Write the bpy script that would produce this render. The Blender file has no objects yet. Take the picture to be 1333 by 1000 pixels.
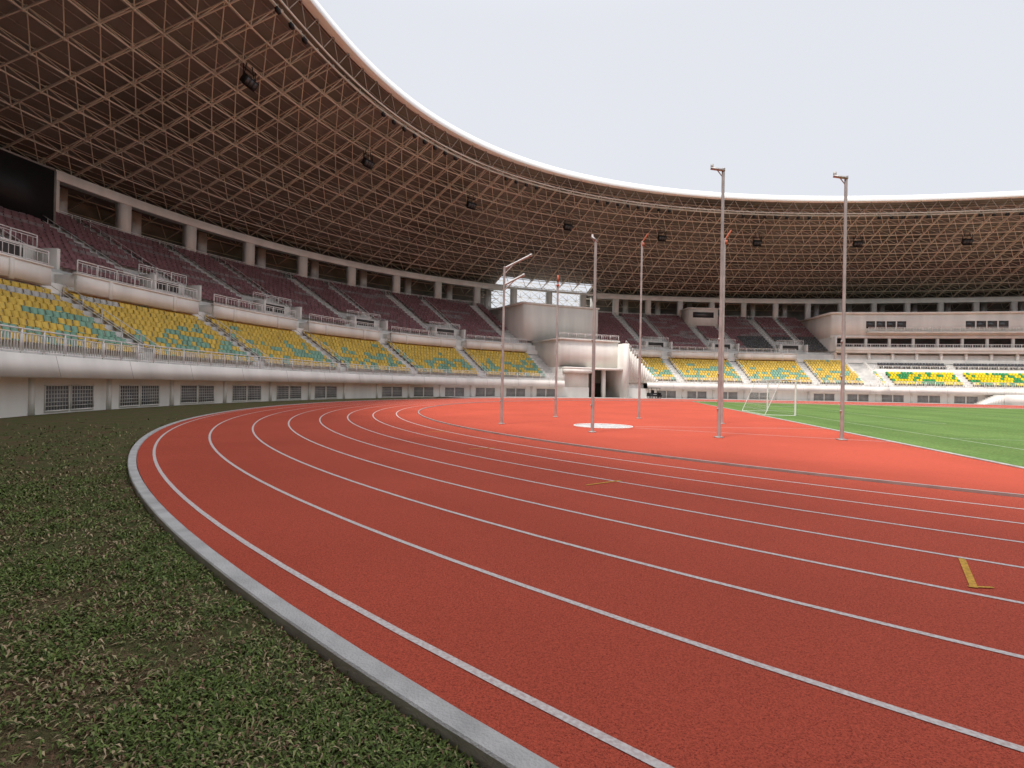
import bpy, math, random
import numpy as np
from mathutils import Matrix, Vector
rng=np.random.default_rng(7); random.seed(7)
# ---------------------------------------------------------------- plan geometry
PSI=-0.2074; TC=np.array([30.53,37.72]); EA,EB,EN=94.8,65.0,2.29
CP,SP=math.cos(PSI),math.sin(PSI)
SC=TC+42.2*np.array([CP,SP])
_phi=np.linspace(2*np.pi,0,8001)
_r=(np.abs(np.cos(_phi)/EA)**EN+np.abs(np.sin(_phi)/EB)**EN)**(-1/EN)
_lx=_r*np.cos(_phi); _ly=_r*np.sin(_phi)
_nx=np.sign(_lx)*np.abs(_lx/EA)**(EN-1)/EA; _ny=np.sign(_ly)*np.abs(_ly/EB)**(EN-1)/EB
_L=np.hypot(_nx,_ny); _nx/=_L; _ny/=_L
_s=np.concatenate([[0],np.cumsum(np.hypot(np.diff(_lx),np.diff(_ly)))]); PER=_s[-1]; _s=_s-np.interp(-np.pi,-_phi,_s)
def B(S,o,z):
    S=np.asarray(S,float); S=(S-_s[0])%PER+_s[0]
    X=np.interp(S,_s,_lx)+o*np.interp(S,_s,_nx); Y=np.interp(S,_s,_ly)+o*np.interp(S,_s,_ny)
    return np.stack([SC[0]+X*CP-Y*SP,SC[1]+X*SP+Y*CP,np.zeros_like(X)+z],-1)
def TL(x,y,z=0):   # track-local (origin = centre of the bend) to world
    x=np.asarray(x,float); y=np.asarray(y,float)
    return np.stack([TC[0]+x*CP-y*SP,TC[1]+x*SP+y*CP,np.zeros_like(x)+z],-1)
# ---------------------------------------------------------------- materials
def new_mat(name):
    m=bpy.data.materials.new(name); m.use_nodes=True
    nt=m.node_tree; b=nt.nodes['Principled BSDF']; return m,nt,b
def mat(name,col,rough=0.7,var=0.15,scale=1.5,bump=0.0,bscale=40,metal=0.0,spec=0.3,col2=None,streak=False):
    m,nt,b=new_mat(name); N=nt.nodes; Lk=nt.links
    tc=N.new('ShaderNodeTexCoord'); no=N.new('ShaderNodeTexNoise'); no.inputs['Scale'].default_value=scale; no.inputs['Detail'].default_value=6
    src=tc.outputs['Object']
    if streak:
        mp=N.new('ShaderNodeMapping'); mp.inputs['Scale'].default_value=(1,1,0.15); Lk.new(src,mp.inputs[0]); src=mp.outputs[0]
    Lk.new(src,no.inputs['Vector'])
    mx=N.new('ShaderNodeMix'); mx.data_type='RGBA'
    c2=col2 or tuple(c*(1-2*var) for c in col)
    mx.inputs[6].default_value=(*c2,1); mx.inputs[7].default_value=(*[min(0.9,c*(1+var*0.6)) for c in col],1)
    mr=N.new('ShaderNodeMapRange'); mr.inputs[1].default_value=0.3; mr.inputs[2].default_value=0.62
    Lk.new(no.outputs['Fac'],mr.inputs[0]); Lk.new(mr.outputs[0],mx.inputs[0]); Lk.new(mx.outputs[2],b.inputs['Base Color'])
    b.inputs['Roughness'].default_value=rough; b.inputs['Metallic'].default_value=metal; b.inputs['Specular IOR Level'].default_value=spec
    if bump>0:
        n2=N.new('ShaderNodeTexNoise'); n2.inputs['Scale'].default_value=bscale; Lk.new(tc.outputs['Object'],n2.inputs['Vector'])
        bp=N.new('ShaderNodeBump'); bp.inputs['Strength'].default_value=bump; bp.inputs['Distance'].default_value=0.02
        Lk.new(n2.outputs['Fac'],bp.inputs['Height']); Lk.new(bp.outputs[0],b.inputs['Normal'])
    return m
def attr_mat(name,rough=0.5,spec=0.3,trans=0.0):
    m,nt,b=new_mat(name); a=nt.nodes.new('ShaderNodeAttribute'); a.attribute_name='Col'
    nt.links.new(a.outputs['Color'],b.inputs['Base Color']); b.inputs['Roughness'].default_value=rough; b.inputs['Specular IOR Level'].default_value=spec
    return m
M={}
M['white']=mat('painted_concrete',(0.82,0.79,0.73),0.75,0.11,0.35,0.1,8,streak=True)
M['white2']=mat('painted_wall',(0.85,0.825,0.77),0.7,0.07,0.5,streak=True)
M['conc']=mat('bare_concrete',(0.62,0.60,0.57),0.85,0.13,0.8,0.2,12)
M['conc2']=mat('kerb_concrete',(0.52,0.51,0.50),0.85,0.12,3.0,0.4,60)
M['bounce_grey']=mat('grey_bounce_strip',(0.45,0.44,0.42),0.85,0.12,0.6,0.2,30)
M['rail']=mat('white_rail_paint',(0.87,0.86,0.84),0.45,0.03,2)
M['steel']=mat('roof_steel_paint',(0.68,0.585,0.485),0.6,0.12,0.15)
M['steelw']=mat('pale_steel_paint',(0.68,0.64,0.58),0.5,0.1,0.5)
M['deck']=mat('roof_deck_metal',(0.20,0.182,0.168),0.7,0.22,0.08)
M['purlin']=mat('purlin_steel',(0.42,0.37,0.33),0.6,0.1,0.5)
M['rim']=mat('white_fascia_metal',(0.87,0.87,0.86),0.4,0.02,0.3)
M['dark']=mat('dark_interior',(0.07,0.065,0.06),0.8,0.2,0.3)
M['grille']=mat('vent_void',(0.17,0.17,0.18),0.8,0.2,0.3)
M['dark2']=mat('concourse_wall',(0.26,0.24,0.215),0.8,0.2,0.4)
M['black']=mat('black_housing',(0.012,0.012,0.013),0.5,0.1,2)
M['glass']=mat('window_glass',(0.05,0.055,0.06),0.15,0.2,0.4,spec=0.6)
M['galv']=mat('galvanised_steel',(0.50,0.47,0.46),0.45,0.10,3,metal=0.2)
M['orange']=mat('orange_paint',(0.50,0.13,0.07),0.5,0.05,2)
M['yel']=mat('yellow_line_paint',(0.66,0.36,0.05),0.8,0.2,40)
M['line']=mat('white_line_paint',(0.68,0.63,0.61),0.8,0.08,40,col2=(0.52,0.40,0.38))
M['fline']=mat('pitch_line_paint',(0.34,0.42,0.26),0.85,0.15,5)
M['net']=mat('net_cord',(0.75,0.75,0.75),0.6,0.05,2)
M['ledlens']=mat('lamp_glass',(0.06,0.06,0.065),0.3,0.1,3,spec=0.5)
M['seat']=attr_mat('plastic_seat',0.45,0.35)
M['blade']=attr_mat('grass_blades',0.6,0.2)
M['tyre']=mat('rubber_tyre',(0.02,0.02,0.02),0.8,0.1,3)
def track_mat(name,base,dark):
    m,nt,b=new_mat(name); N=nt.nodes; Lk=nt.links
    tc=N.new('ShaderNodeTexCoord')
    n1=N.new('ShaderNodeTexNoise'); n1.inputs['Scale'].default_value=0.25; n1.inputs['Detail'].default_value=5
    n2=N.new('ShaderNodeTexVoronoi'); n2.inputs['Scale'].default_value=170
    n3=N.new('ShaderNodeTexNoise'); n3.inputs['Scale'].default_value=60; n3.inputs['Detail'].default_value=3
    for n in (n1,n2,n3): Lk.new(tc.outputs['Object'],n.inputs['Vector'])
    mx=N.new('ShaderNodeMix'); mx.data_type='RGBA'; mx.inputs[6].default_value=(*base,1); mx.inputs[7].default_value=(*[c*0.82 for c in base],1)
    mr=N.new('ShaderNodeMapRange'); mr.inputs[1].default_value=0.35; mr.inputs[2].default_value=0.7
    Lk.new(n1.outputs['Fac'],mr.inputs[0]); Lk.new(mr.outputs[0],mx.inputs[0])
    mx2=N.new('ShaderNodeMix'); mx2.data_type='RGBA'; mx2.inputs[7].default_value=(*dark,1)
    mr2=N.new('ShaderNodeMapRange'); mr2.inputs[1].default_value=0.6; mr2.inputs[2].default_value=0.98; mr2.inputs[4].default_value=0.85
    sp=N.new('ShaderNodeSeparateColor'); Lk.new(n2.outputs['Color'],sp.inputs[0])
    Lk.new(sp.outputs[0],mr2.inputs[0]); Lk.new(mr2.outputs[0],mx2.inputs[0]); Lk.new(mx.outputs[2],mx2.inputs[6])
    mx3=N.new('ShaderNodeMix'); mx3.data_type='RGBA'; mx3.blend_type='MULTIPLY'; mx3.inputs[0].default_value=0.5
    Lk.new(mx2.outputs[2],mx3.inputs[6]); 
    mr3=N.new('ShaderNodeMapRange'); mr3.inputs[1].default_value=0.3; mr3.inputs[2].default_value=0.7; mr3.inputs[3].default_value=0.6; mr3.inputs[4].default_value=1.3
    Lk.new(n3.outputs['Fac'],mr3.inputs[0]); Lk.new(mr3.outputs[0],mx3.inputs[7])
    Lk.new(mx3.outputs[2],b.inputs['Base Color']); b.inputs['Roughness'].default_value=0.9; b.inputs['Specular IOR Level'].default_value=0.2
    bp=N.new('ShaderNodeBump'); bp.inputs['Strength'].default_value=0.7; bp.inputs['Distance'].default_value=0.005
    Lk.new(n2.outputs['Distance'],bp.inputs['Height']); Lk.new(bp.outputs[0],b.inputs['Normal'])
    return m
M['track']=track_mat('red_rubber_track',(0.58,0.102,0.058),(0.22,0.028,0.018))
M['track2']=track_mat('red_rubber_apron',(0.60,0.105,0.065),(0.26,0.03,0.02))
def grass_mat(name,cols,scale,stripe=False):
    m,nt,b=new_mat(name); N=nt.nodes; Lk=nt.links
    tc=N.new('ShaderNodeTexCoord'); n1=N.new('ShaderNodeTexNoise'); n1.inputs['Scale'].default_value=scale; n1.inputs['Detail'].default_value=10; n1.inputs['Roughness'].default_value=0.7
    Lk.new(tc.outputs['Object'],n1.inputs['Vector'])
    cr=N.new('ShaderNodeValToRGB'); e=cr.color_ramp.elements
    e[0].position=0.3; e[0].color=(*cols[0],1); e[1].position=0.7; e[1].color=(*cols[-1],1)
    for i,c in enumerate(cols[1:-1]):
        k=e.new(0.3+0.4*(i+1)/(len(cols)-1)); k.color=(*c,1)
    Lk.new(n1.outputs['Fac'],cr.inputs[0]); out=cr.outputs[0]
    n2=N.new('ShaderNodeTexNoise'); n2.inputs['Scale'].default_value=90 if not stripe else 12; n2.inputs['Detail'].default_value=3; Lk.new(tc.outputs['Object'],n2.inputs['Vector'])
    mx=N.new('ShaderNodeMix'); mx.data_type='RGBA'; mx.blend_type='MULTIPLY'; mx.inputs[0].default_value=0.7
    mr=N.new('ShaderNodeMapRange'); mr.inputs[1].default_value=0.3; mr.inputs[2].default_value=0.7; mr.inputs[3].default_value=0.5; mr.inputs[4].default_value=1.4
    Lk.new(n2.outputs['Fac'],mr.inputs[0]); Lk.new(out,mx.inputs[6]); Lk.new(mr.outputs[0],mx.inputs[7]); out=mx.outputs[2]
    if stripe:
        mp=N.new('ShaderNodeMapping'); mp.inputs['Rotation'].default_value=(0,0,-PSI); Lk.new(tc.outputs['Object'],mp.inputs[0])
        w=N.new('ShaderNodeTexWave'); w.inputs['Scale'].default_value=0.055; w.inputs['Distortion'].default_value=0.15; Lk.new(mp.outputs[0],w.inputs['Vector'])
        mr4=N.new('ShaderNodeMapRange'); mr4.inputs[1].default_value=0.4; mr4.inputs[2].default_value=0.6; mr4.inputs[3].default_value=0.92; mr4.inputs[4].default_value=1.05
        Lk.new(w.outputs['Fac'],mr4.inputs[0]); m3=N.new('ShaderNodeMix'); m3.data_type='RGBA'; m3.blend_type='MULTIPLY'; m3.inputs[0].default_value=1
        Lk.new(out,m3.inputs[6]); Lk.new(mr4.outputs[0],m3.inputs[7]); out=m3.outputs[2]
    Lk.new(out,b.inputs['Base Color']); b.inputs['Roughness'].default_value=0.95; b.inputs['Specular IOR Level'].default_value=0.1
    bp=N.new('ShaderNodeBump'); bp.inputs['Strength'].default_value=0.8; bp.inputs['Distance'].default_value=0.03
    Lk.new(n2.outputs['Fac'],bp.inputs['Height']); Lk.new(bp.outputs[0],b.inputs['Normal'])
    return m
M['lawn']=grass_mat('patchy_lawn',[(0.14,0.062,0.04),(0.14,0.105,0.058),(0.095,0.105,0.040),(0.12,0.16,0.052)],1.4)
M['pitch']=grass_mat('pitch_grass',[(0.10,0.165,0.045),(0.12,0.195,0.055),(0.15,0.225,0.065)],0.25,True)
M['earth']=grass_mat('earth',[(0.08,0.07,0.04),(0.10,0.11,0.05)],0.2)
# ---------------------------------------------------------------- mesh builder
class MB:
    def __init__(s): s.V=[]; s.F=[]; s.C=[]; s.n=0
    def add(s,V,F,C=None):
        V=np.asarray(V,float).reshape(-1,3); F=np.asarray(F,int).reshape(-1,4)
        s.V.append(V); s.F.append(F+s.n); s.n+=len(V)
        if C is not None: s.C.append(np.asarray(C,float))
    def obj(s,name,m,parent=None,smooth=False):
        V=np.concatenate(s.V); F=np.concatenate(s.F)
        me=bpy.data.meshes.new(name); me.vertices.add(len(V)); me.vertices.foreach_set('co',V.ravel())
        me.loops.add(F.size); me.loops.foreach_set('vertex_index',F.ravel().astype(np.int32))
        me.polygons.add(len(F)); me.polygons.foreach_set('loop_start',np.arange(0,F.size,4,dtype=np.int32))
        me.polygons.foreach_set('loop_total',np.full(len(F),4,dtype=np.int32))
        if smooth: me.polygons.foreach_set('use_smooth',np.ones(len(F),dtype=bool))
        me.update(calc_edges=True)
        if s.C:
            C=np.concatenate(s.C); C=np.concatenate([C,np.ones((len(C),1))],1)
            a=me.color_attributes.new('Col','FLOAT_COLOR','POINT'); a.data.foreach_set('color',C.ravel())
        me.materials.append(M[m]); o=bpy.data.objects.new(name,me); bpy.context.collection.objects.link(o)
        if parent: o.parent=parent
        return o
    def bars(s,P,Q,r,n=4):
        P=np.asarray(P,float).reshape(-1,3); Q=np.asarray(Q,float).reshape(-1,3)
        d=Q-P; L=np.linalg.norm(d,axis=1,keepdims=True); d=d/np.maximum(L,1e-9)
        up=np.where(np.abs(d[:,2:3])>0.95,np.array([[1.,0,0]]),np.array([[0,0,1.]]))
        a=np.cross(d,up); a/=np.linalg.norm(a,axis=1,keepdims=True); b=np.cross(d,a)
        r=np.broadcast_to(np.asarray(r,float).reshape(-1,1),(len(P),1))
        V=[];m=len(P)
        for base in (P,Q):
            for k in range(n):
                t=2*math.pi*(k+0.5)/n; V.append(base+(a*math.cos(t)+b*math.sin(t))*r)
        V=np.stack(V,1)
        F=[[k,(k+1)%n,n+(k+1)%n,n+k] for k in range(n)]
        if n==4: F+= [[3,2,1,0],[4,5,6,7]]
        F=np.array(F)[None]+(np.arange(m)*2*n)[:,None,None]
        s.add(V,F)
    def prof(s,pts,S,closed=False,caps=True):
        S=np.asarray(S,float); k=len(pts); G=np.stack([B(S,o,z) for o,z in pts],1)
        m=len(S); i=np.arange(m-1)[:,None]*k; kk=np.arange(k if closed else k-1)[None]
        a=i+kk; b=i+(kk+1)%k
        F=np.stack([a,b,b+k,a+k],-1).reshape(-1,4)
        if closed and caps and k==4: F=np.concatenate([F,[[3,2,1,0]],[[(m-1)*k+q for q in range(4)]]])
        s.add(G,F)
    def sbox(s,s0,s1,o0,o1,z0,z1,ds=2.0):
        n=max(2,int(abs(s1-s0)/ds)+1); s.prof([(o0,z0),(o1,z0),(o1,z1),(o0,z1)],np.linspace(s0,s1,n),True)
    def box(s,c,ax,ay,az):
        c=np.asarray(c,float); ax,ay,az=[np.asarray(v,float) for v in (ax,ay,az)]
        V=[c+i*ax+j*ay+k*az for k in(-1,1) for j in(-1,1) for i in(-1,1)]
        s.add(V,[[0,1,3,2],[4,6,7,5],[0,4,5,1],[2,3,7,6],[0,2,6,4],[1,5,7,3]])
def empty(name,loc=(0,0,0)):
    e=bpy.data.objects.new(name,None); bpy.context.collection.objects.link(e); e.location=loc; return e
def arr(a,b,d): return np.linspace(a,b,max(2,int(round((b-a)/d))+1))
def segs(a,b,skips):
    out=[];c=a
    for x,y in sorted(skips):
        if x>c: out.append((c,x))
        c=max(c,y)
    if c<b: out.append((c,b))
    return out
# ---------------------------------------------------------------- ground sheets
def polysheet(name,pts,z,m,parent=None):
    me=bpy.data.meshes.new(name); V=[(p[0],p[1],z) for p in pts]; me.from_pydata(V,[],[list(range(len(V)))]); me.update()
    me.materials.append(M[m]); o=bpy.data.objects.new(name,me); bpy.context.collection.objects.link(o)
    if parent:o.parent=parent
    return o
g=MB(); g.add([(-1500,-1500,-0.14),(1500,-1500,-0.14),(1500,1500,-0.14),(-1500,1500,-0.14)],[[0,1,2,3]]); g.obj('ground','earth')
def oval(R,n=120):
    t=np.linspace(-math.pi/2,math.pi/2,n)
    x=np.concatenate([-np.cos(t)*R, 84.39+np.cos(t)*R]); y=np.concatenate([np.sin(t)*R,-np.sin(t)*R])
    return x,y
def ring(mb,R0,R1,z0,z1=None,n=160):
    z1=z0 if z1 is None else z1
    x0,y0=oval(R0,n); x1,y1=oval(R1,n); k=len(x0)
    A=TL(x0,y0,z0); C=TL(x1,y1,z1); i=np.arange(k); j=(i+1)%k
    mb.add(np.concatenate([A,C]),np.stack([i,i+k,j+k,j],1))
KR=46.72
def apron(name,m,smin,smax,z):
    S=arr(smin,smax,1.0); P=B(S,-0.02,z); mb=MB()
    d=P[:,:2]-TC; l=np.stack([d[:,0]*CP+d[:,1]*SP,-d[:,0]*SP+d[:,1]*CP],1)
    cx=np.clip(l[:,0],0,84.39); v=l-np.stack([cx,0*cx],1); v=v/np.linalg.norm(v,axis=1,keepdims=True)
    q=np.stack([cx,0*cx],1)+v*(KR-0.005); Q=TL(q[:,0],q[:,1],z)
    i=np.arange(len(S)-1); k=len(S)
    mb.add(np.concatenate([P,Q]),np.stack([i,i+1,i+1+k,i+k],1)); return mb.obj(name,m)
apron('lawn','lawn',-PER/2+40,27,-0.07)
apron('track_apron','track2',27,PER/2+40,-0.004)
k=MB(); k.prof([(-5.5,0.001),(-0.03,0.001)],arr(27,PER/2+40,1.0)); k.obj('wall_bounce_strip','bounce_grey')  # added grey strip, keeps red bounce light off the podium wall
x,y=oval(46.57); polysheet('running_track',TL(x,y,0)[:,:2],0.0,'track')
k=MB(); 
for a,b,z0,z1 in [(46.57,46.585,-0.03,0.012),(46.585,KR-0.012,0.016,0.016),(KR-0.012,KR,0.016,0.006),(KR,KR,0.006,-0.14)]: ring(k,a,b,z0,z1)
k.obj('track_kerb','conc2')
k=MB()
for i in range(8):
    R=46.26-1.22*i; ring(k,R-0.028,R+0.028,0.004)
k.obj('lane_lines','line')
k=MB()
for a,b,z0,z1 in [(36.46,36.46,0,0.05),(36.46,36.52,0.05,0.05),(36.52,36.52,0.05,0.0)]: ring(k,a,b,z0,z1)
k.obj('inner_kerb_rail','galv')
def flat(mb,p,q,w,z):
    p=np.array(p,float);q=np.array(q,float);d=(q-p)/np.linalg.norm(q-p);n=np.array([-d[1],d[0]])*w/2
    mb.add([(*(p-n),z),(*(q-n),z),(*(q+n),z),(*(p+n),z)],[[0,1,2,3]])
k=MB(); flat(k,(4.554,5.436),(3.983,4.624),0.055,0.008); flat(k,(3.955,4.65),(4.16,4.635),0.035,0.0085)
for a,b in [((1.284,9.13),(1.973,9.65)),((-1.09,13.96),(-.41,14.4)),((-2.93,18.65),(-2.2,19.4))]: flat(k,a,b,0.05,0.008)
k.obj('relay_zone_marks','yel')
hc=np.array([3.94,23.2])
k=MB(); t=np.linspace(0,2*math.pi,49)
for a,b in zip(t[:-1],t[1:]):
    k.add([(hc[0]+1.2*math.cos(a),hc[1]+1.2*math.sin(a),0.004),(hc[0]+1.2*math.cos(b),hc[1]+1.2*math.sin(b),0.004),(hc[0],hc[1],0.004),(hc[0],hc[1],0.004)],[[0,1,2,3]])
k.obj('throwing_circle','conc2')
k=MB()
for a,b in zip(t[:-1],t[1:]):
    pa=hc+1.235*np.array([math.cos(a),math.sin(a)]); pb=hc+1.235*np.array([math.cos(b),math.sin(b)]); k.bars([(pa[0],pa[1],0.012)],[(pb[0],pb[1],0.012)],0.03)
k.obj('throwing_circle_rim','rail')
k=MB()
for an in (-0.30,0.30):
    dx,dy=math.cos(PSI+an),math.sin(PSI+an); flat(k,hc+1.4*np.array([dx,dy]),hc+14*np.array([dx,dy]),0.05,0.0045)
k.obj('sector_lines','line')
pp=TL([-13.2,98,98,-13.2],[-33.5,-33.5,33.5,33.5],0)[:,:2]
polysheet('football_pitch',pp,0.012,'pitch')
k=MB()
def lf(x0,y0,x1,y1,w=0.08,z=0.017):
    p,q=TL(x0,y0),TL(x1,y1); flat(k,p[:2],q[:2],w,z)
lf(-10.3,-34*0.98,-10.3,33.4); lf(-10.3,20.15,6.2,20.15); lf(-10.3,-20.15,6.2,-20.15); lf(6.2,-20.2,6.2,20.2); lf(-10.3,9.16,-4.8,9.16); lf(-10.3,-9.16,-4.8,-9.16); lf(-4.8,-9.2,-4.8,9.2)
k.obj('pitch_lines','fline')
k=MB(); 
def lbox(x0,y0,x1,y1,w,z0,z1):
    p,q=TL(x0,y0),TL(x1,y1); d=(q-p)/2; L=np.linalg.norm(d); n=np.array([-d[1],d[0],0])/L*w/2
    c=(p+q)/2; c[2]=(z0+z1)/2; k.box(c,d,n,(0,0,(z1-z0)/2))
lbox(-13.27,-33.5,-13.27,33.5,0.12,0,0.03); lbox(-13.2,33.6,98,33.6,0.12,0,0.03)
k.obj('pitch_edging','conc2')
# goal
ge=empty('football_goal'); k=MB()
gx=-10.9
P0,P1=TL(gx,-3.66),TL(gx,3.66); up=np.array([0,0,2.44])
k.bars([P0,P1,P0+up],[P0+up,P1+up,P1+up],0.06,8); k.obj('posts',"rail",ge)
k=MB(); bk0,bk1=TL(gx-1.9,-3.66),TL(gx-1.9,3.66); tb0,tb1=TL(gx-0.9,-3.66,2.44),TL(gx-0.9,3.66,2.44)
k.bars([P0+up,P1+up,tb0,tb1,bk0,bk0,bk1],[tb0,tb1,bk0,bk1,bk1,P0,P1],0.025,6); k.obj('net_frame','rail',ge)
k=MB()
for i in range(25):
    f=i/24; a=tb0+(tb1-tb0)*f; b=bk0+(bk1-bk0)*f; c=P0+up+(P1-P0)*f; k.bars([a,c],[b,a],0.006)
for i in range(9):
    f=i/8; a=tb0+(bk0-tb0)*f; b=tb1+(bk1-tb1)*f; k.bars([a],[b],0.006)
    for (pa,ta,ba) in ((P0,tb0,bk0),(P1,tb1,bk1)): k.bars([pa+up*(1-f)],[ta+(ba-ta)*f],0.006)
k.obj('net','net',ge)
# ---------------------------------------------------------------- grass blades (near)
def blades(n):
    rr=rng.gamma(1.9,3.2,n*3)+0.7; an=rng.uniform(-1.25,0.75,n*3)
    x=rr*np.sin(an); y=rr*np.cos(an)
    d=np.hypot(x-TC[0],y-TC[1]); ok=(d>KR+0.02)&(rr<28); 
    x,y,rr=x[ok][:n],y[ok][:n],rr[ok][:n]; n=len(x)
    cl=np.sin(x*3.1+np.sin(y*2.3)*1.5)*np.sin(y*2.7+np.sin(x*1.9)*1.7)+0.6*np.sin(x*7.7+y*5.1)*np.sin(y*8.3-x*4.2)+0.7*np.sin(x*1.1+1+np.sin(y*0.7))*np.sin(y*0.9+x*.3)
    keep=rng.random(n)<np.clip(0.62+0.46*cl,0.12,1); x,y,rr,cl=x[keep],y[keep],rr[keep],cl[keep]; n=len(x)
    sc=1+np.clip(rr-2,0,30)/9
    Ln=rng.uniform(0.02,0.065,n)*sc; W=rng.uniform(0.0028,0.007,n)*sc
    th=rng.uniform(0,2*np.pi,n); tilt=rng.uniform(0.05,1.05,n)
    d=np.stack([np.cos(th)*np.cos(tilt),np.sin(th)*np.cos(tilt),np.sin(tilt)],1); w=np.stack([-np.sin(th),np.cos(th),0*th],1)
    p=np.stack([x,y,-0.07+rng.uniform(0,0.018,n)],1)
    m=p+d*(Ln*0.55)[:,None]; tip=p+d*Ln[:,None]; tip[:,2]-=Ln*0.35; tip[:,2]=np.maximum(tip[:,2],-0.066)
    V=np.stack([p,m-w*W[:,None],tip,m+w*W[:,None]],1)
    F=np.arange(n*4).reshape(n,4)
    pal=np.array([(0.095,0.14,0.030),(0.15,0.20,0.05),(0.065,0.09,0.025),(0.24,0.24,0.10),(0.40,0.30,0.18),(0.19,0.11,0.065)])
    c=np.empty((n,3))
    a=rng.choice(6,n,p=[.36,.31,.16,.10,.04,.03]); b=rng.choice(6,n,p=[.19,.15,.14,.15,.20,.17])
    c=pal[np.where(cl>rng.normal(0.05,0.35,n),a,b)]*rng.uniform(0.7,1.3,(n,1))
    mb=MB(); mb.add(V,F,np.repeat(c,4,axis=0)); return mb
blades(215000).obj('grass','blade')
# ---------------------------------------------------------------- stadium
st=empty('stadium_grandstand')
H=PER/2
GATE=(56.2,62.2)
VIP=(106,150)
OPN=(52.5,68.5)
k=MB()
for a,b in segs(-H,H,[GATE]):
    k.prof([(0,-0.14),(0,1.64)],arr(a,b,1.0))
k.obj('podium_wall','white2',st)
k=MB()
for a,b in segs(-H,H,[(51,67)]):
    k.prof([(0.3,1.63),(-0.90,1.63),(-0.90,1.66),(-0.95,1.66),(-0.72,2.66),(-0.45,2.66),(-0.45,2.55),(1.0,2.55)],arr(a,b,1.0))
k.obj('terrace_slab','white2',st)
k=MB()
for c in np.arange(-48,170,6.0):
    if 50<c<68: continue
    V=np.array([B(c+d,o,z) for d in (-0.012,0.012) for o,z in ((-0.953,1.67),(-0.724,2.665))]); k.add(V,[[0,1,3,2]])
k.obj('slab_joints','dark2',st)
kp=MB(); kf=MB(); kd=MB(); kl=MB()
j=0
for c in np.arange(-44.9+0.0,170,5.8):
    j+=1
    if 50<c<66: continue
    kp.sbox(c-2.9,c-2.6,-0.10,0.1,-0.12,1.625)
    if j%7==4: continue
    for q in (-0.95,0.95):
        a,b=c+q-0.82,c+q+0.82
        kd.sbox(a,b,-0.008,0.03,0.10,1.25)
        kf.sbox(a-0.06,b+0.06,-0.05,0.02,1.25,1.33); kf.sbox(a-0.06,b+0.06,-0.05,0.02,0.02,0.10)
        kf.sbox(a-0.06,a,-0.05,0.02,0.10,1.25); kf.sbox(b,b+0.06,-0.05,0.02,0.10,1.25)
        n=8
        for i in range(1,n): 
            ss=a+(b-a)*i/n; kl.sbox(ss-0.022,ss+0.022,-0.035,-0.012,0.10,1.25)
        for i in range(1,6):
            zz=0.10+1.15*i/6; kl.sbox(a,b,-0.03,-0.010,zz-0.022,zz+0.022)
kp.obj('pilasters','white2',st); kf.obj('window_frames','white',st); kd.obj('vent_window_panes','grille',st); kl.obj('vent_lattice','conc',st)
def tier(n,o0,z0,tr,ri):
    pts=[(o0,z0)]
    for i in range(n):
        pts.append((o0+i*tr,z0+(i+1)*ri)); pts.append((o0+(i+1)*tr,z0+(i+1)*ri))
    return pts
LT=dict(n=10,o0=1.0,z0=2.55,tr=0.72,ri=0.45)
UT=dict(n=18,o0=10.2,z0=8.9,tr=0.86,ri=0.475)
k=MB()
for a,b in segs(-H,H,[(51,67)]): k.prof(tier(**LT),arr(a,b,1.5))
k.prof(tier(**UT),arr(-H,H,1.5))
k.prof([(8.2,7.05),(8.2,7.3),(8.4,7.3)],arr(-H,H,1.5))
k.obj('terraces','conc',st)
k=MB(); k.prof([(8.2,6.9),(8.2,8.0),(9.0,8.0),(9.0,8.9),(10.2,8.9)],arr(-H,H,1.5)); k.obj('mid_wall','white',st)
def hashrun(nr,S,seed,lo=2,hi=7):
    r=np.random.default_rng(seed); out=np.zeros(len(S)); i=0
    while i<len(S):
        L=r.integers(lo,hi); out[i:i+L]=r.random(); i+=L
    return out
def seats(tierp,rows,s0,s1,skip,colfn,name,pitch=0.5,w=0.43):
    mb=MB()
    prof=np.array([(-0.02,0.36),(-0.03,0.44),(0.34,0.41),(0.44,0.80),(0.47,0.79),(0.38,0.37)])
    for r_ in rows:
        o=tierp['o0']+r_*tierp['tr']+0.22; z=tierp['z0']+(r_+1)*tierp['ri']
        S=np.arange(s0,s1,pitch); ok=np.ones(len(S),bool)
        for a,b in skip: ok&=~((S>a)&(S<b))
        C=colfn(r_,S); S=S[ok]; C=C[ok]; n=len(S)
        jit=rng.normal(0,0.012,n); jo=rng.normal(0,0.012,n)
        V=[]
        for sd in (-w/2,w/2):
            for (q,h) in prof: V.append(B(S+sd+jit,o+q+jo,z+h-0.02))
        V=np.stack(V,1); m=len(prof)
        F=[[i,(i+1)%m,m+(i+1)%m,m+i] for i in range(m)]+[[0,1,2,5],[2,3,4,5],[11,8,7,6],[11,10,9,8]]
        F=np.array(F)[None]+(np.arange(n)*2*m)[:,None,None]
        mb.add(V,F,np.repeat(C,2*m,axis=0))
    return mb.obj(name,'seat',st)
YEL=np.array([0.86,0.59,0.12]); GRN=np.array([0.28,0.50,0.37]); GRY=np.array([0.60,0.59,0.55]); YEL_SUN=np.array([0.88,0.68,0.02]); GRN_SUN=np.array([0.05,0.33,0.11])
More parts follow.
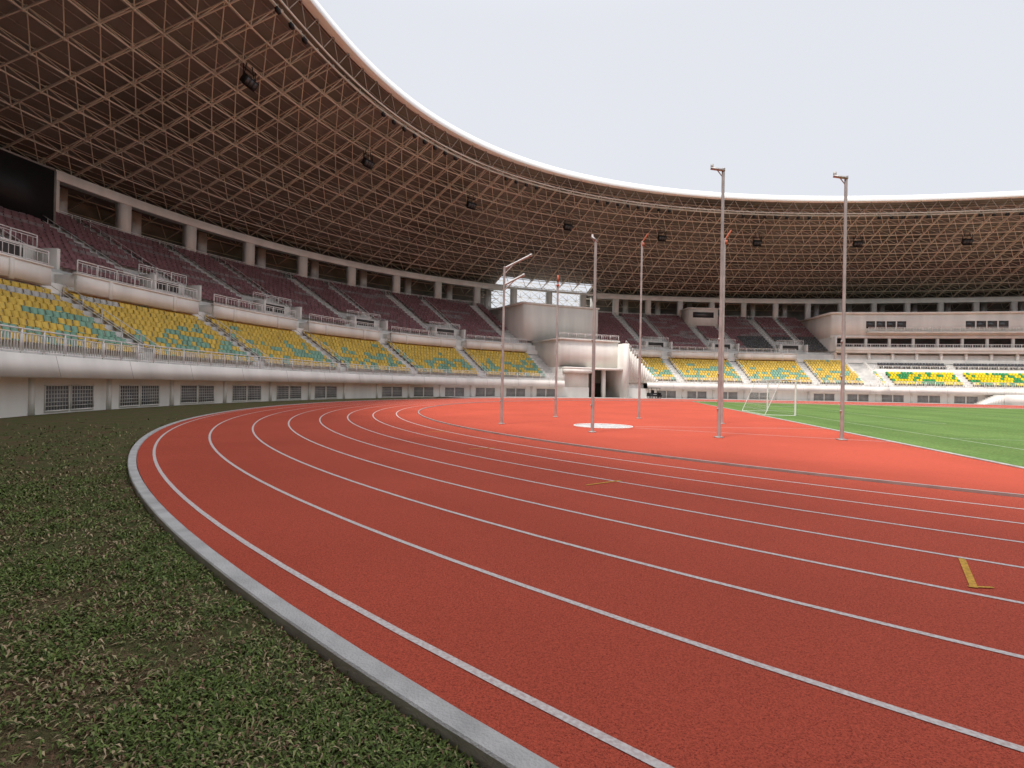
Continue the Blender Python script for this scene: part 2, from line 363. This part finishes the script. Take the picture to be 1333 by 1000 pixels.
def col_low(r_,S):
    h=hashrun(1,S,100+r_,1,3); base=[0.26,0.48,0.50,0.46,0.34,0.20,0.10,0.04,0.02,0.02][r_]
    base=base+0.20*np.sin(S*0.5+r_*1.1)*(r_<5)
    C=np.where((h<base)[:,None],GRN,YEL)
    g=hashrun(1,S,300+r_,2,6); C=np.where(((g<0.30)&(S<-6)&(r_>6))[:,None],GRY,C)
    fr=S>109
    C=np.where(fr[:,None],np.where((h<0.33+0.2*np.sin(S*0.7+r_))[:,None],GRN_SUN,YEL_SUN),C)  # sunlight on the right-hand sector put into more saturated seat colours
    return C*rng.uniform(0.82,1.06,(len(S),1))
def col_up(r_,S):
    h=hashrun(1,S,700+r_,3,12)
    C=np.where((h<0.14)[:,None],np.array([0.38,0.31,0.31]),np.array([0.33,0.165,0.175]))
    C=np.where(((S>91)&(r_<7))[:,None],np.array([0.13,0.13,0.13]),C)
    return C*rng.uniform(0.80,1.12,(len(S),1))
PB=12.5
aisL=[(PB*i-0.6-0.65,PB*i-0.6+0.65) for i in range(-5,18)]
aisU=[(PB*i-3.6,PB*i-2.4) for i in range(-5,18)]+[(PB*i+1.3,PB*i+2.5) for i in range(-5,18)]
vom=[(PB*i-0.55-2.4,PB*i-0.55+2.4) for i in range(-5,18)]
seats(LT,range(0,5),-60,175,aisL+[(50,68),(107.5,111)],col_low,'lower_tier_seats')
seats(LT,range(5,10),-60,107.5,aisL+[(50,68)],col_low,'lower_tier_seats_rear')
seats(LT,range(7,9),111.5,175,aisL,lambda r_,S:np.tile([0.10,0.10,0.11],(len(S),1)),'pavilion_seats')
seats(UT,range(0,5),-60,175,aisU+vom+[(48.5,63.5),(VIP[0]-0.5,VIP[1])],col_up,'upper_tier_seats_front')
seats(UT,range(5,18),-60,175,aisU+[(48.5,63.5),(VIP[0]-0.5,VIP[1])],col_up,'upper_tier_seats')
k=MB()
for (a,b) in aisL:
    if 49<a<68: continue
    for i in range(20): k.sbox(a+0.05,b-0.05,1.0+i*0.36,1.0+(i+1)*0.36+0.01,2.55+0.1,2.55+(i+1)*0.225+0.06)
for (a,b) in aisU:
    if 48<a<64 or 104<a<151: continue
    for i in range(36): k.sbox(a+0.05,b-0.05,10.2+i*0.43,10.2+(i+1)*0.43+0.01,9.0+i*0.2375-0.2,8.9+(i+1)*0.2375+0.05)
k.obj('aisle_steps','white',st)
def railing(mb,s0,s1,off,z,h=1.0,bal=0.30,r=0.02):
    n=max(2,int(abs(s1-s0)/1.5)+1); S=np.linspace(s0,s1,n)
    for hh,rr in ((h,0.045),(0.1,0.03),(h*0.82,0.03)):
        P=B(S,off,z+hh); mb.bars(P[:-1],P[1:],rr)
    P=B(S,off,z); mb.bars(P,P+[0,0,h],0.045)
    S2=np.arange(s0,s1,bal); P=B(S2,off,z+0.1); mb.bars(P,P+[0,0,h*0.72],r)
def slope_rail(mb,s,o0,z0,o1,z1,h=0.95,step=1.3):
    n=max(2,int(abs(o1-o0)/step)+1); t=np.linspace(0,1,n)
    P=np.stack([B(s,o0+(o1-o0)*q,z0+(z1-z0)*q) for q in t]); mb.bars(P,P+[0,0,h],0.03)
    for hh in (h,h*0.5): mb.bars([P[0]+[0,0,hh]],[P[-1]+[0,0,hh]],0.03)
kb=MB(); kr=MB(); kd=MB()
railing(kr,-70,51,-0.58,2.66,1.05,0.2,0.025); railing(kr,67,180,-0.58,2.66,1.05)
for i in range(-5,15):
    a=PB*i+0.5; b=a+10.7
    if a>45 and a<63: continue
    if a<VIP[0]-8 :
        kb.sbox(a,b,7.35,7.6,7.6,8.75,1.5); kb.sbox(a,b,7.6,9.2,7.6,7.85,1.5)
        kb.sbox(a-0.0,a+0.25,7.6,9.3,7.85,8.75); kb.sbox(b-0.25,b,7.6,9.3,7.85,8.75)
        kb.sbox(a-0.1,b+0.1,7.30,7.65,8.75,8.87,1.5)
        railing(kr,a+0.1,b-0.1,7.48,8.87,0.9,0.35)
        for q in (a+2.5,b-2.5): kb.sbox(q-0.15,q+0.15,7.3,7.36,7.5,8.75)
    c=PB*i-0.55
    if 46<c<64 or c>VIP[0]-6: continue
    kb.sbox(c-2.5,c+2.5,11.75,12.0,8.9,10.9); kb.sbox(c-2.5,c-2.25,10.2,11.75,8.9,10.9); kb.sbox(c+2.25,c+2.5,10.2,11.75,8.9,10.9)
    kd.sbox(c-1.4,c+1.4,11.70,11.75,8.9,10.8)
    railing(kr,c-2.4,c+2.4,11.9,10.9,0.95,0.35)
    slope_rail(kr,c-2.6,12.2,9.9,25.4,17.5); slope_rail(kr,c+2.6,12.2,9.9,25.4,17.5)
    slope_rail(kr,c-0.85,1.2,2.9,8.0,7.1); slope_rail(kr,c+0.75,1.2,2.9,8.0,7.1)
railing(kr,-60,48,25.6,17.5,0.95,0.6); railing(kr,64,104,25.6,17.5,0.95,0.6)
kb.sbox(111,160,4.65,4.85,4.4,6.0); kb.sbox(111,160,4.85,6.1,5.7,5.85)
railing(kr,111,160,4.75,6.0,0.7,0.4)
for ss in (107.6,110.9):
    for i in range(18): kb.sbox(ss-0.1,ss+0.1,1.0+i*0.4,1.0+(i+1)*0.4+0.003,2.6,3.1+(i+1)*0.25)
kb.sbox(107.7,110.8,-0.9,-0.46,1.4,2.66)
for i in range(8): kb.sbox(124+i*0.4,124+(i+1)*0.4+0.003,-3.2,-1.0,-0.12,0.2*(i+1))
kb.sbox(127.2,135,-3.2,-1.0,-0.12,1.62); kb.sbox(127.2,135,-3.3,-3.2,-0.12,1.7)
railing(kr,127.2,135,-3.25,1.7,0.8,0.4)
kb.obj('balcony_boxes','white2',st); kr.obj('railings','rail',st); kd.obj('vomitory_doors','dark',st)
k=MB()
k.prof([(25.7,17.45),(26.6,17.45),(33,17.45)],arr(-H,H,1.5))
for a,b in segs(-H,H,[OPN]): k.prof([(25.5,21.45),(25.5,22.45),(26.6,22.45),(26.6,21.45),(25.5,21.45)],arr(a,b,1.5))
k.prof([(25.5,21.9),(25.5,22.3),(26.0,22.3),(26.0,21.9),(25.5,21.9)],arr(*OPN,1.5))
for i in range(-14,30):
    c=6.0*i+0.0
    k.sbox(c-0.45,c+0.45,25.62,26.5,17.45,21.45 if not OPN[0]<c<OPN[1] else 21.9)
k.obj('concourse_frame','white2',st)
k=MB()
for i in range(-14,30):
    c=6.0*i+3.0
    if OPN[0]<c<OPN[1]: continue
    k.sbox(c-0.4,c+0.4,29.5,30.2,17.45,22.2)
k.sbox(-80,53,32.7,33.0,17.45,18.6); k.sbox(68,H,32.7,33,17.45,18.6)
k.obj('concourse_columns','conc',st)
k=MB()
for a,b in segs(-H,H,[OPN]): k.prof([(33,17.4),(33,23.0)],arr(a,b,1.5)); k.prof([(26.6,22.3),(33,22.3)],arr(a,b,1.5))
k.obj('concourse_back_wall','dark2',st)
k=MB(); k.prof([(33.2,-0.14),(33.2,17.4)],arr(-H,H,2)); k.obj('outer_facade','white',st)
k=MB(); S=np.linspace(OPN[0],OPN[1],11)
for a,b in zip(S[:-1],S[1:]):
    for z0,z1 in ((18.2,19.9),(19.9,21.6),(21.6,23.3),(23.3,25.0)):
        k.bars([B(a,33,z0),B(b,33,z0),B(a,33,z0)],[B(b,33,z1),B(a,33,z1),B(a,33,z1)],0.075); k.bars([B(a,33,z1)],[B(b,33,z1)],0.075)
k.obj('lattice_facade','steelw',st)
# ---------------------------------------------------------------- roof
ro=empty('stadium_roof')
offs=np.linspace(33,-1.6,13)
def zl(o): 
    t=(27-o)/28.6; return 22.9+9.9*t
DS=2.7; Sg=np.arange(-84,204,DS)
low=np.stack([B(Sg,o,zl(o)) for o in offs],1)
om=(offs[:-1]+offs[1:])/2
top=np.stack([B(Sg+DS/2,o,zl(o)+1.9) for o in om],1)
mlow=np.stack(np.meshgrid(Sg,offs,indexing='ij'),-1); mtop=np.stack(np.meshgrid(Sg+DS/2,om,indexing='ij'),-1)
P=[];Q=[];MM=[]
def ad(a,b,ma,mb_): 
    P.append(a.reshape(-1,3)); Q.append(b.reshape(-1,3)); MM.append(((ma+mb_)/2).reshape(-1,2))
ad(low[:-1],low[1:],mlow[:-1],mlow[1:]); ad(low[:,:-1],low[:,1:],mlow[:,:-1],mlow[:,1:])
n_low=sum(len(p) for p in P)
ad(top[:-1],top[1:],mtop[:-1],mtop[1:]); ad(top[:,:-1],top[:,1:],mtop[:,:-1],mtop[:,1:])
for A_,mA in ((low[:-1,:-1],mlow[:-1,:-1]),(low[1:,:-1],mlow[1:,:-1]),(low[:-1,1:],mlow[:-1,1:]),(low[1:,1:],mlow[1:,1:])): ad(A_,top[:-1],mA,mtop[:-1])
P=np.concatenate(P);Q=np.concatenate(Q);MM=np.concatenate(MM); R_=np.where(np.arange(len(P))<n_low,0.075,0.055)
ok=~((MM[:,0]>OPN[0])&(MM[:,0]<OPN[1])&(MM[:,1]>27.4))
k=MB(); k.bars(P[ok],Q[ok],R_[ok],5); k.obj('space_frame','steel',ro)
k=MB()
nd=np.concatenate([low.reshape(-1,3),top.reshape(-1,3)]); nm=np.concatenate([mlow.reshape(-1,2),mtop.reshape(-1,2)])
nd=nd[~((nm[:,0]>OPN[0])&(nm[:,0]<OPN[1])&(nm[:,1]>27.4))]
V=nd[:,None]+np.array([(i*.12,j*.12,q*.12) for q in(-1,1) for j in(-1,1) for i in(-1,1)])[None]
F=np.array([[0,1,3,2],[4,6,7,5],[0,4,5,1],[2,3,7,6],[0,2,6,4],[1,5,7,3]])
k.add(V,F[None]+(np.arange(len(nd))*8)[:,None,None]); k.obj('frame_nodes','steel',ro)
do=np.linspace(28,-2.4,12)
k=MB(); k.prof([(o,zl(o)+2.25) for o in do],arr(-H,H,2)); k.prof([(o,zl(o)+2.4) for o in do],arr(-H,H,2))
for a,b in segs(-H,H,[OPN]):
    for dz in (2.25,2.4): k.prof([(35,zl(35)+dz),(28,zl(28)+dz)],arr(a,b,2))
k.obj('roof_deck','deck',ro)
k=MB()
for o in np.arange(33,-2,-1.2):
    for a,b in ([(-84,204)] if o<28 else [(-84,OPN[0]),(OPN[1],204)]):
        S=arr(a,b,3); Pp=B(S,o,zl(o)+2.14); k.bars(Pp[:-1],Pp[1:],0.06)
k.obj('purlins','purlin',ro)
zr=zl(-2.4)+2.3
k=MB(); k.prof([(-2.3,zr-0.65),(-3.15,zr-0.70),(-3.20,zr-0.6),(-2.95,zr+0.35),(-2.3,zr+0.4),(-1.2,zr+0.3)],arr(-H,H,1.5)); k.obj('rim_fascia','rim',ro)
k=MB(); S=np.arange(-84,204,1.35); zb=zl(-1.6)
for o,z in ((-2.2,zb+0.1),(-1.7,zb-0.15)):
    Pp=B(S,o,z); k.bars(Pp[:-1],Pp[1:],0.09,6)
k.obj('rim_pipes','steelw',ro)
k=MB()
A=B(S,-2.2,zb+0.1); C=B(S,-2.5,zr-0.6)
k.bars(A[:-1:2],C[1::2][:len(A[:-1:2])],0.05); k.bars(A[2::2],C[1::2][:len(A[2::2])],0.05); k.bars(C[:-1],C[1:],0.05)
k.obj('rim_truss','purlin',ro)
k=MB(); kh=MB()
for a,b in ((-14,2),(14,30),(38,46),(56,72),(84,98),(108,118),(124,136)):
    for ss in np.arange(a,b,2.0):
        c=B(ss,-1.9,zb-0.62); tn=B(ss+0.5,-1.9,0)-B(ss-0.5,-1.9,0); n_=np.array([-tn[1],tn[0],0])
        k.box(c,tn*0.24,n_*0.14-np.array([0,0,0.05]),np.array([0,0,0.17])+n_*0.04); kh.bars([c+[0,0,0.1]],[c+[0,0,0.55]],0.03)
k.obj('spotlight_row','black',ro); kh.obj('spotlight_brackets','steelw',ro)
# floodlights
for i in range(-3,11):
    s0=0.4+17.85*i
    fe=empty('floodlight'); o=4.0; z=zl(o)-1.6
    c=B(s0,o,z); n=B(s0,o-1,z)-c; tng=B(s0+0.5,o,z)-B(s0-0.5,o,z); n/=np.linalg.norm(n); tng/=np.linalg.norm(tng)
    dn=np.array([0,0,-1.0]); fwd=n*0.75+dn*0.66; fwd/=np.linalg.norm(fwd); upv=np.cross(tng,fwd)
    k=MB()
    k.box(c,tng*0.75,upv*0.42,fwd*0.28); k.box(c-fwd*0.42,tng*0.45,upv*0.28,fwd*0.14); 
    k.box(c+fwd*0.33+upv*0.44,tng*0.75,upv*0.03,fwd*0.18)
    for sg in(-1,1): k.bars([c+tng*0.8*sg,c+tng*0.8*sg],[c+tng*0.8*sg+[0,0,1.3],c+tng*0.35*sg+[0,0,1.6]],0.05)
    k.bars([c+tng*-0.8+[0,0,1.0]],[c+tng*0.8+[0,0,1.0]],0.06)
    k.obj('housing','black',fe)
    k=MB(); 
    for q in (-0.5,0,0.5): k.box(c+fwd*0.285+tng*q*0.95,tng*0.2,upv*0.32,fwd*0.01)
    k.obj('lenses','ledlens',fe)
# scoreboard
sb=empty('scoreboard'); k=MB(); k.sbox(-16.5,-2.4,22,22.8,15.9,20.95); k.obj('screen_panel','black',sb)
k=MB(); 
for a,b,z0,z1 in ((-16.6,-2.3,15.7,15.9),(-16.6,-2.3,20.95,21.1)): k.sbox(a,b,21.95,22.9,z0,z1)
k.sbox(-2.4,-2.25,21.95,22.9,15.9,20.95)
for s_ in (-15,-11,-7,-3.5): k.bars([B(s_,22.6,14.5)],[B(s_,22.6,15.9)],0.1)
k.obj('frame','dark2',sb)
# ---------------------------------------------------------------- gate building
gb=empty('gate_building'); k=MB()
k.sbox(49.2,62.8,10.0,24,9.9,16.4); k.sbox(48.9,63.0,9.8,24.2,16.4,16.7)
k.sbox(51,62.3,1.0,10.0,4.95,9.5); k.sbox(50.8,62.5,0.8,10.0,9.5,9.75)
k.sbox(51,56.1,0.02,9,1.64,4.95); k.sbox(62.2,63.3,-1.0,9,-0.12,9.2); k.sbox(51,62.2,-0.9,1.0,4.6,4.95)
k.sbox(51,56.2,-0.9,0.0,4.0,4.6)
k.sbox(63.3,67,0.5,9,-0.1,2.6)
k.sbox(58.8,59.4,0.0,0.6,-0.1,4.6)
k.obj('walls','white2',gb)
k=MB(); k.sbox(56.1,62.2,5.5,5.6,-0.1,4.9); k.sbox(56.12,56.2,0,5.5,-.1,4.9); k.obj('tunnel','dark2',gb)
k=MB(); k.sbox(57,58.4,5.42,5.5,-0.1,2.4); k.sbox(60,61.5,5.42,5.5,-0.1,2.4); k.obj('doors','dark',gb)
k=MB(); n=16
for i in range(n):
    a=63.3+i*0.42; z=8.8-i*0.4; k.sbox(a,a+0.42,0.2,2.2,2.6,max(z,2.8))
k.obj('stair','white',gb)
k=MB(); 
Pp=np.stack([B(63.3+i*0.42,0.2,max(8.8-i*0.4,2.8)) for i in range(n+1)]); k.bars(Pp,Pp+[0,0,1],0.03); k.bars(Pp[:-1]+[0,0,1],Pp[1:]+[0,0,1],0.035)
railing(k,51,62.3,0.95,9.75,0.9,0.4)
k.obj('handrails','rail',gb)
bt=empty('commentary_booth'); k=MB(); k.sbox(84,89.5,21,25,15.0,19.2); k.sbox(83.8,89.7,20.8,25.2,19.2,19.45); k.obj('walls','white2',bt)
k=MB(); k.sbox(84.8,88.7,20.96,21.0,17.3,18.5); k.obj('window','glass',bt)
# ---------------------------------------------------------------- VIP building
vb=empty('grandstand_pavilion'); k=MB(); a,b=VIP
k.sbox(a,b,10,27,12.4,17.0); k.sbox(a-0.3,b,9.7,27,17.0,17.35); k.sbox(a,a+0.3,8.5,27,7.0,12.4)
k.sbox(a,b,8.3,12,9.3,9.6); k.sbox(a,b,8.25,8.45,9.6,10.4); k.sbox(a-0.2,b,9.85,10.1,12.25,12.75)
for i in range(12): 
    c=a+2+i*4.0; k.sbox(c-0.2,c+0.2,8.6,9.0,7.2,9.3); k.sbox(c-0.2,c+0.2,9.9,10.3,9.6,12.4)
k.sbox(a+6,b,9.0,9.95,13.2,13.5)
k.obj('walls','white2',vb)
k=MB(); k.sbox(a+0.3,b,12,12.1,9.6,12.4); k.sbox(a+0.3,b,10.4,10.5,7.3,9.3)
for s0 in (112,128.5,143):
    for i in range(4): k.sbox(s0+i*1.75,s0+i*1.75+1.5,9.96,10.0,14.2,15.6)
k.obj('windows','glass',vb)
k=MB(); railing(k,a,b,8.3,10.4,0.6,0.4)
railing(k,a+6,b,9.05,13.5,0.8,0.5); k.obj('railings','rail',vb)
# ---------------------------------------------------------------- throwing cage poles
def pole(x,y,h,kind):
    e=empty('throwing_cage_pole',(x,y,0)); k=MB()
    k.bars([(x,y,0)],[(x,y,h*0.45)],0.062,12); k.bars([(x,y,h*0.45)],[(x,y,h)],0.052,12); k.box((x,y,0.02),(0.13,0,0),(0,0.13,0),(0,0,0.02))
    k.box((x,y,h+0.01),(0.05,0,0),(0,0.05,0),(0,0,0.012))
    for zz in (1.0,2.2,3.4): k.box((x-0.07,y-0.02,zz),(0.02,0,0),(0,0.03,0),(0,0,0.03))
    o2=MB()
    if kind=='L':
        k.box((x-0.20,y-0.02,h-0.02),(0.24,0,-0.03),(0,0.045,0),(0,0,0.035)); k.box((x-0.40,y-0.02,h+0.08),(0.035,0,0),(0,0.04,0),(0,0,0.07)); k.bars([(x,y,h-0.3)],[(x-0.22,y,h-0.03)],0.018,6)
    if kind=='S':
        k.box((x-0.05,y,h+0.02),(0.11,0,-0.10),(0,0.05,0),(0.025,0,0.03)); k.box((x-0.12,y,h+0.14),(0.04,0,0),(0,0.04,0),(0,0,0.05))
    if kind=='D':
        for dz,L in ((0,1.12),(-0.72,0.82)):
            k.bars([(x,y,h+dz-0.05)],[(x+L,y+0.1,h+dz+0.5*L)],0.05,8); k.bars([(x,y,h+dz-0.3)],[(x+0.35,y,h+dz+0.08)],0.025,6)
            k.box((x+L,y+0.1,h+dz+0.5*L),(0.07,0,0.03),(0,0.05,0),(-0.02,0,0.05))
    if kind=='O':
        o2.bars([(x,y,h-0.05)],[(x+0.32,y,h+0.45)],0.04,8); o2.box((x+0.06,y,h-0.15),(0.06,0,0),(0,0.06,0),(0,0,0.1))
    if kind=='P':
        o2.box((x,y,h+0.15),(0.05,0,0),(0,0.05,0),(0,0,0.2)); o2.box((x,y,h-0.2),(0.08,0,0),(0,0.08,0),(0,0,0.05))
    obs=[k.obj('mast','galv')]
    if o2.n: obs.append(o2.obj('arm','orange'))
    for q in obs:
        q.parent=e; q.matrix_parent_inverse=Matrix.Translation((-x,-y,0))
pole(-0.42,23.4,6.8,'D'); pole(2.41,29.5,7.4,'P'); pole(2.99,19.9,7.1,'S'); pole(6.99,29.6,9.7,'O'); pole(7.18,18.67,9.3,'L'); pole(10.24,26.3,9.0,'O'); pole(11.42,18.65,9.1,'L')
# utility cart parked by the gate
ce=empty('utility_cart'); c0=B(66.5,-4,0.0); t_=B(67.5,-4,0)-B(65.5,-4,0); t_/=np.linalg.norm(t_); n_=np.array([-t_[1],t_[0],0]); u_=np.array([0,0,1.0])
k=MB(); k.box(c0+u_*0.5,t_*1.1,n_*0.55,u_*0.15); k.box(c0+u_*0.75-t_*0.75,t_*0.35,n_*0.5,u_*0.2); k.box(c0+u_*0.8+t_*0.9,t_*0.15,n_*0.5,u_*0.2); k.box(c0+u_*1.75,t_*0.85,n_*0.55,u_*0.04)
for i in(-1,1):
    for j in(-1,1): k.bars([c0+t_*0.8*i+n_*0.48*j+u_*0.7],[c0+t_*0.75*i+n_*0.48*j+u_*1.75],0.03)
k.box(c0+u_*0.85,t_*0.3,n_*0.45,u_*0.1); k.box(c0+u_*1.15-t_*0.3,t_*0.06,n_*0.45,u_*0.25); k.obj('body','black',ce)
k=MB()
for i in(-1,1):
    for j in(-1,1): k.bars([c0+t_*0.75*i+n_*(0.5*j-0.1)+u_*0.25],[c0+t_*0.75*i+n_*(0.5*j+0.1)+u_*0.25],0.25,12)
k.obj('wheels','tyre',ce)
# ---------------------------------------------------------------- world, sun, camera
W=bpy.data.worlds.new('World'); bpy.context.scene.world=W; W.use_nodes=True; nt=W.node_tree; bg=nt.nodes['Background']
az=math.atan2(-0.63,-0.78); el=math.radians(66)
sky=nt.nodes.new('ShaderNodeTexSky'); sky.sky_type='NISHITA'; sky.sun_disc=False; sky.sun_elevation=el; sky.sun_rotation=az; sky.dust_density=3
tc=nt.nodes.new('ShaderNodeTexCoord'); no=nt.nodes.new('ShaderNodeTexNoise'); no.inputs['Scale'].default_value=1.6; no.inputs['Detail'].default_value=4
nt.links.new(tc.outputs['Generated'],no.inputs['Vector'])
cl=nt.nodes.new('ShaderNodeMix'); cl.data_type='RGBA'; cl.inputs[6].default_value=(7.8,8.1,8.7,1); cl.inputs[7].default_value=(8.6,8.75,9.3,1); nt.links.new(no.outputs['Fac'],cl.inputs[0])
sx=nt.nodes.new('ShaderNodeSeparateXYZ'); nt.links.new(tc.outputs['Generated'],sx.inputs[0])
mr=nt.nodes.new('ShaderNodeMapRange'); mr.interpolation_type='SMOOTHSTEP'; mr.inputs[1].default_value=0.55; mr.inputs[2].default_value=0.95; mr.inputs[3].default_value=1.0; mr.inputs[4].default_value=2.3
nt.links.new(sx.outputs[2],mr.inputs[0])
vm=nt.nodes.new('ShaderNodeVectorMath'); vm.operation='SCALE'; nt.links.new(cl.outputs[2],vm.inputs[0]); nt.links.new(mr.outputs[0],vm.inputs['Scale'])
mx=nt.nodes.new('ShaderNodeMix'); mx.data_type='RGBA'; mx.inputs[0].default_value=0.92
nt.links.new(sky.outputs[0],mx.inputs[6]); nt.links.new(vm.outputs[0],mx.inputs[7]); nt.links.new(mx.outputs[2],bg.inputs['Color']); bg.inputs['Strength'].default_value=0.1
sd=bpy.data.lights.new('sun','SUN'); sd.energy=3.3; sd.angle=math.radians(10); sd.color=(1,0.96,0.90); so=bpy.data.objects.new('sun',sd); bpy.context.collection.objects.link(so)
dirv=Vector((math.sin(az)*math.cos(el),math.cos(az)*math.cos(el),math.sin(el))); so.rotation_euler=dirv.to_track_quat('Z','Y').to_euler(); so.location=(0,0,80)
cam=bpy.data.cameras.new('camera'); co=bpy.data.objects.new('camera',cam); bpy.context.collection.objects.link(co)
cam.sensor_width=36; cam.lens=703/1333*36; cam.clip_end=4000; cam.clip_start=0.05
p,rl=0.0036,0.0184
r0=Vector((1,0,0)); u0=Vector((0,-math.sin(p),math.cos(p))); f0=Vector((0,math.cos(p),math.sin(p)))
rr=math.cos(rl)*r0+math.sin(rl)*u0; uu=-math.sin(rl)*r0+math.cos(rl)*u0
co.matrix_world=Matrix(((rr.x,uu.x,-f0.x,0),(rr.y,uu.y,-f0.y,0),(rr.z,uu.z,-f0.z,1.658),(0,0,0,1)))
bpy.context.scene.camera=co
vs=bpy.context.scene.view_settings; vs.view_transform='Standard'; vs.look='None'; vs.exposure=0; vs.gamma=1
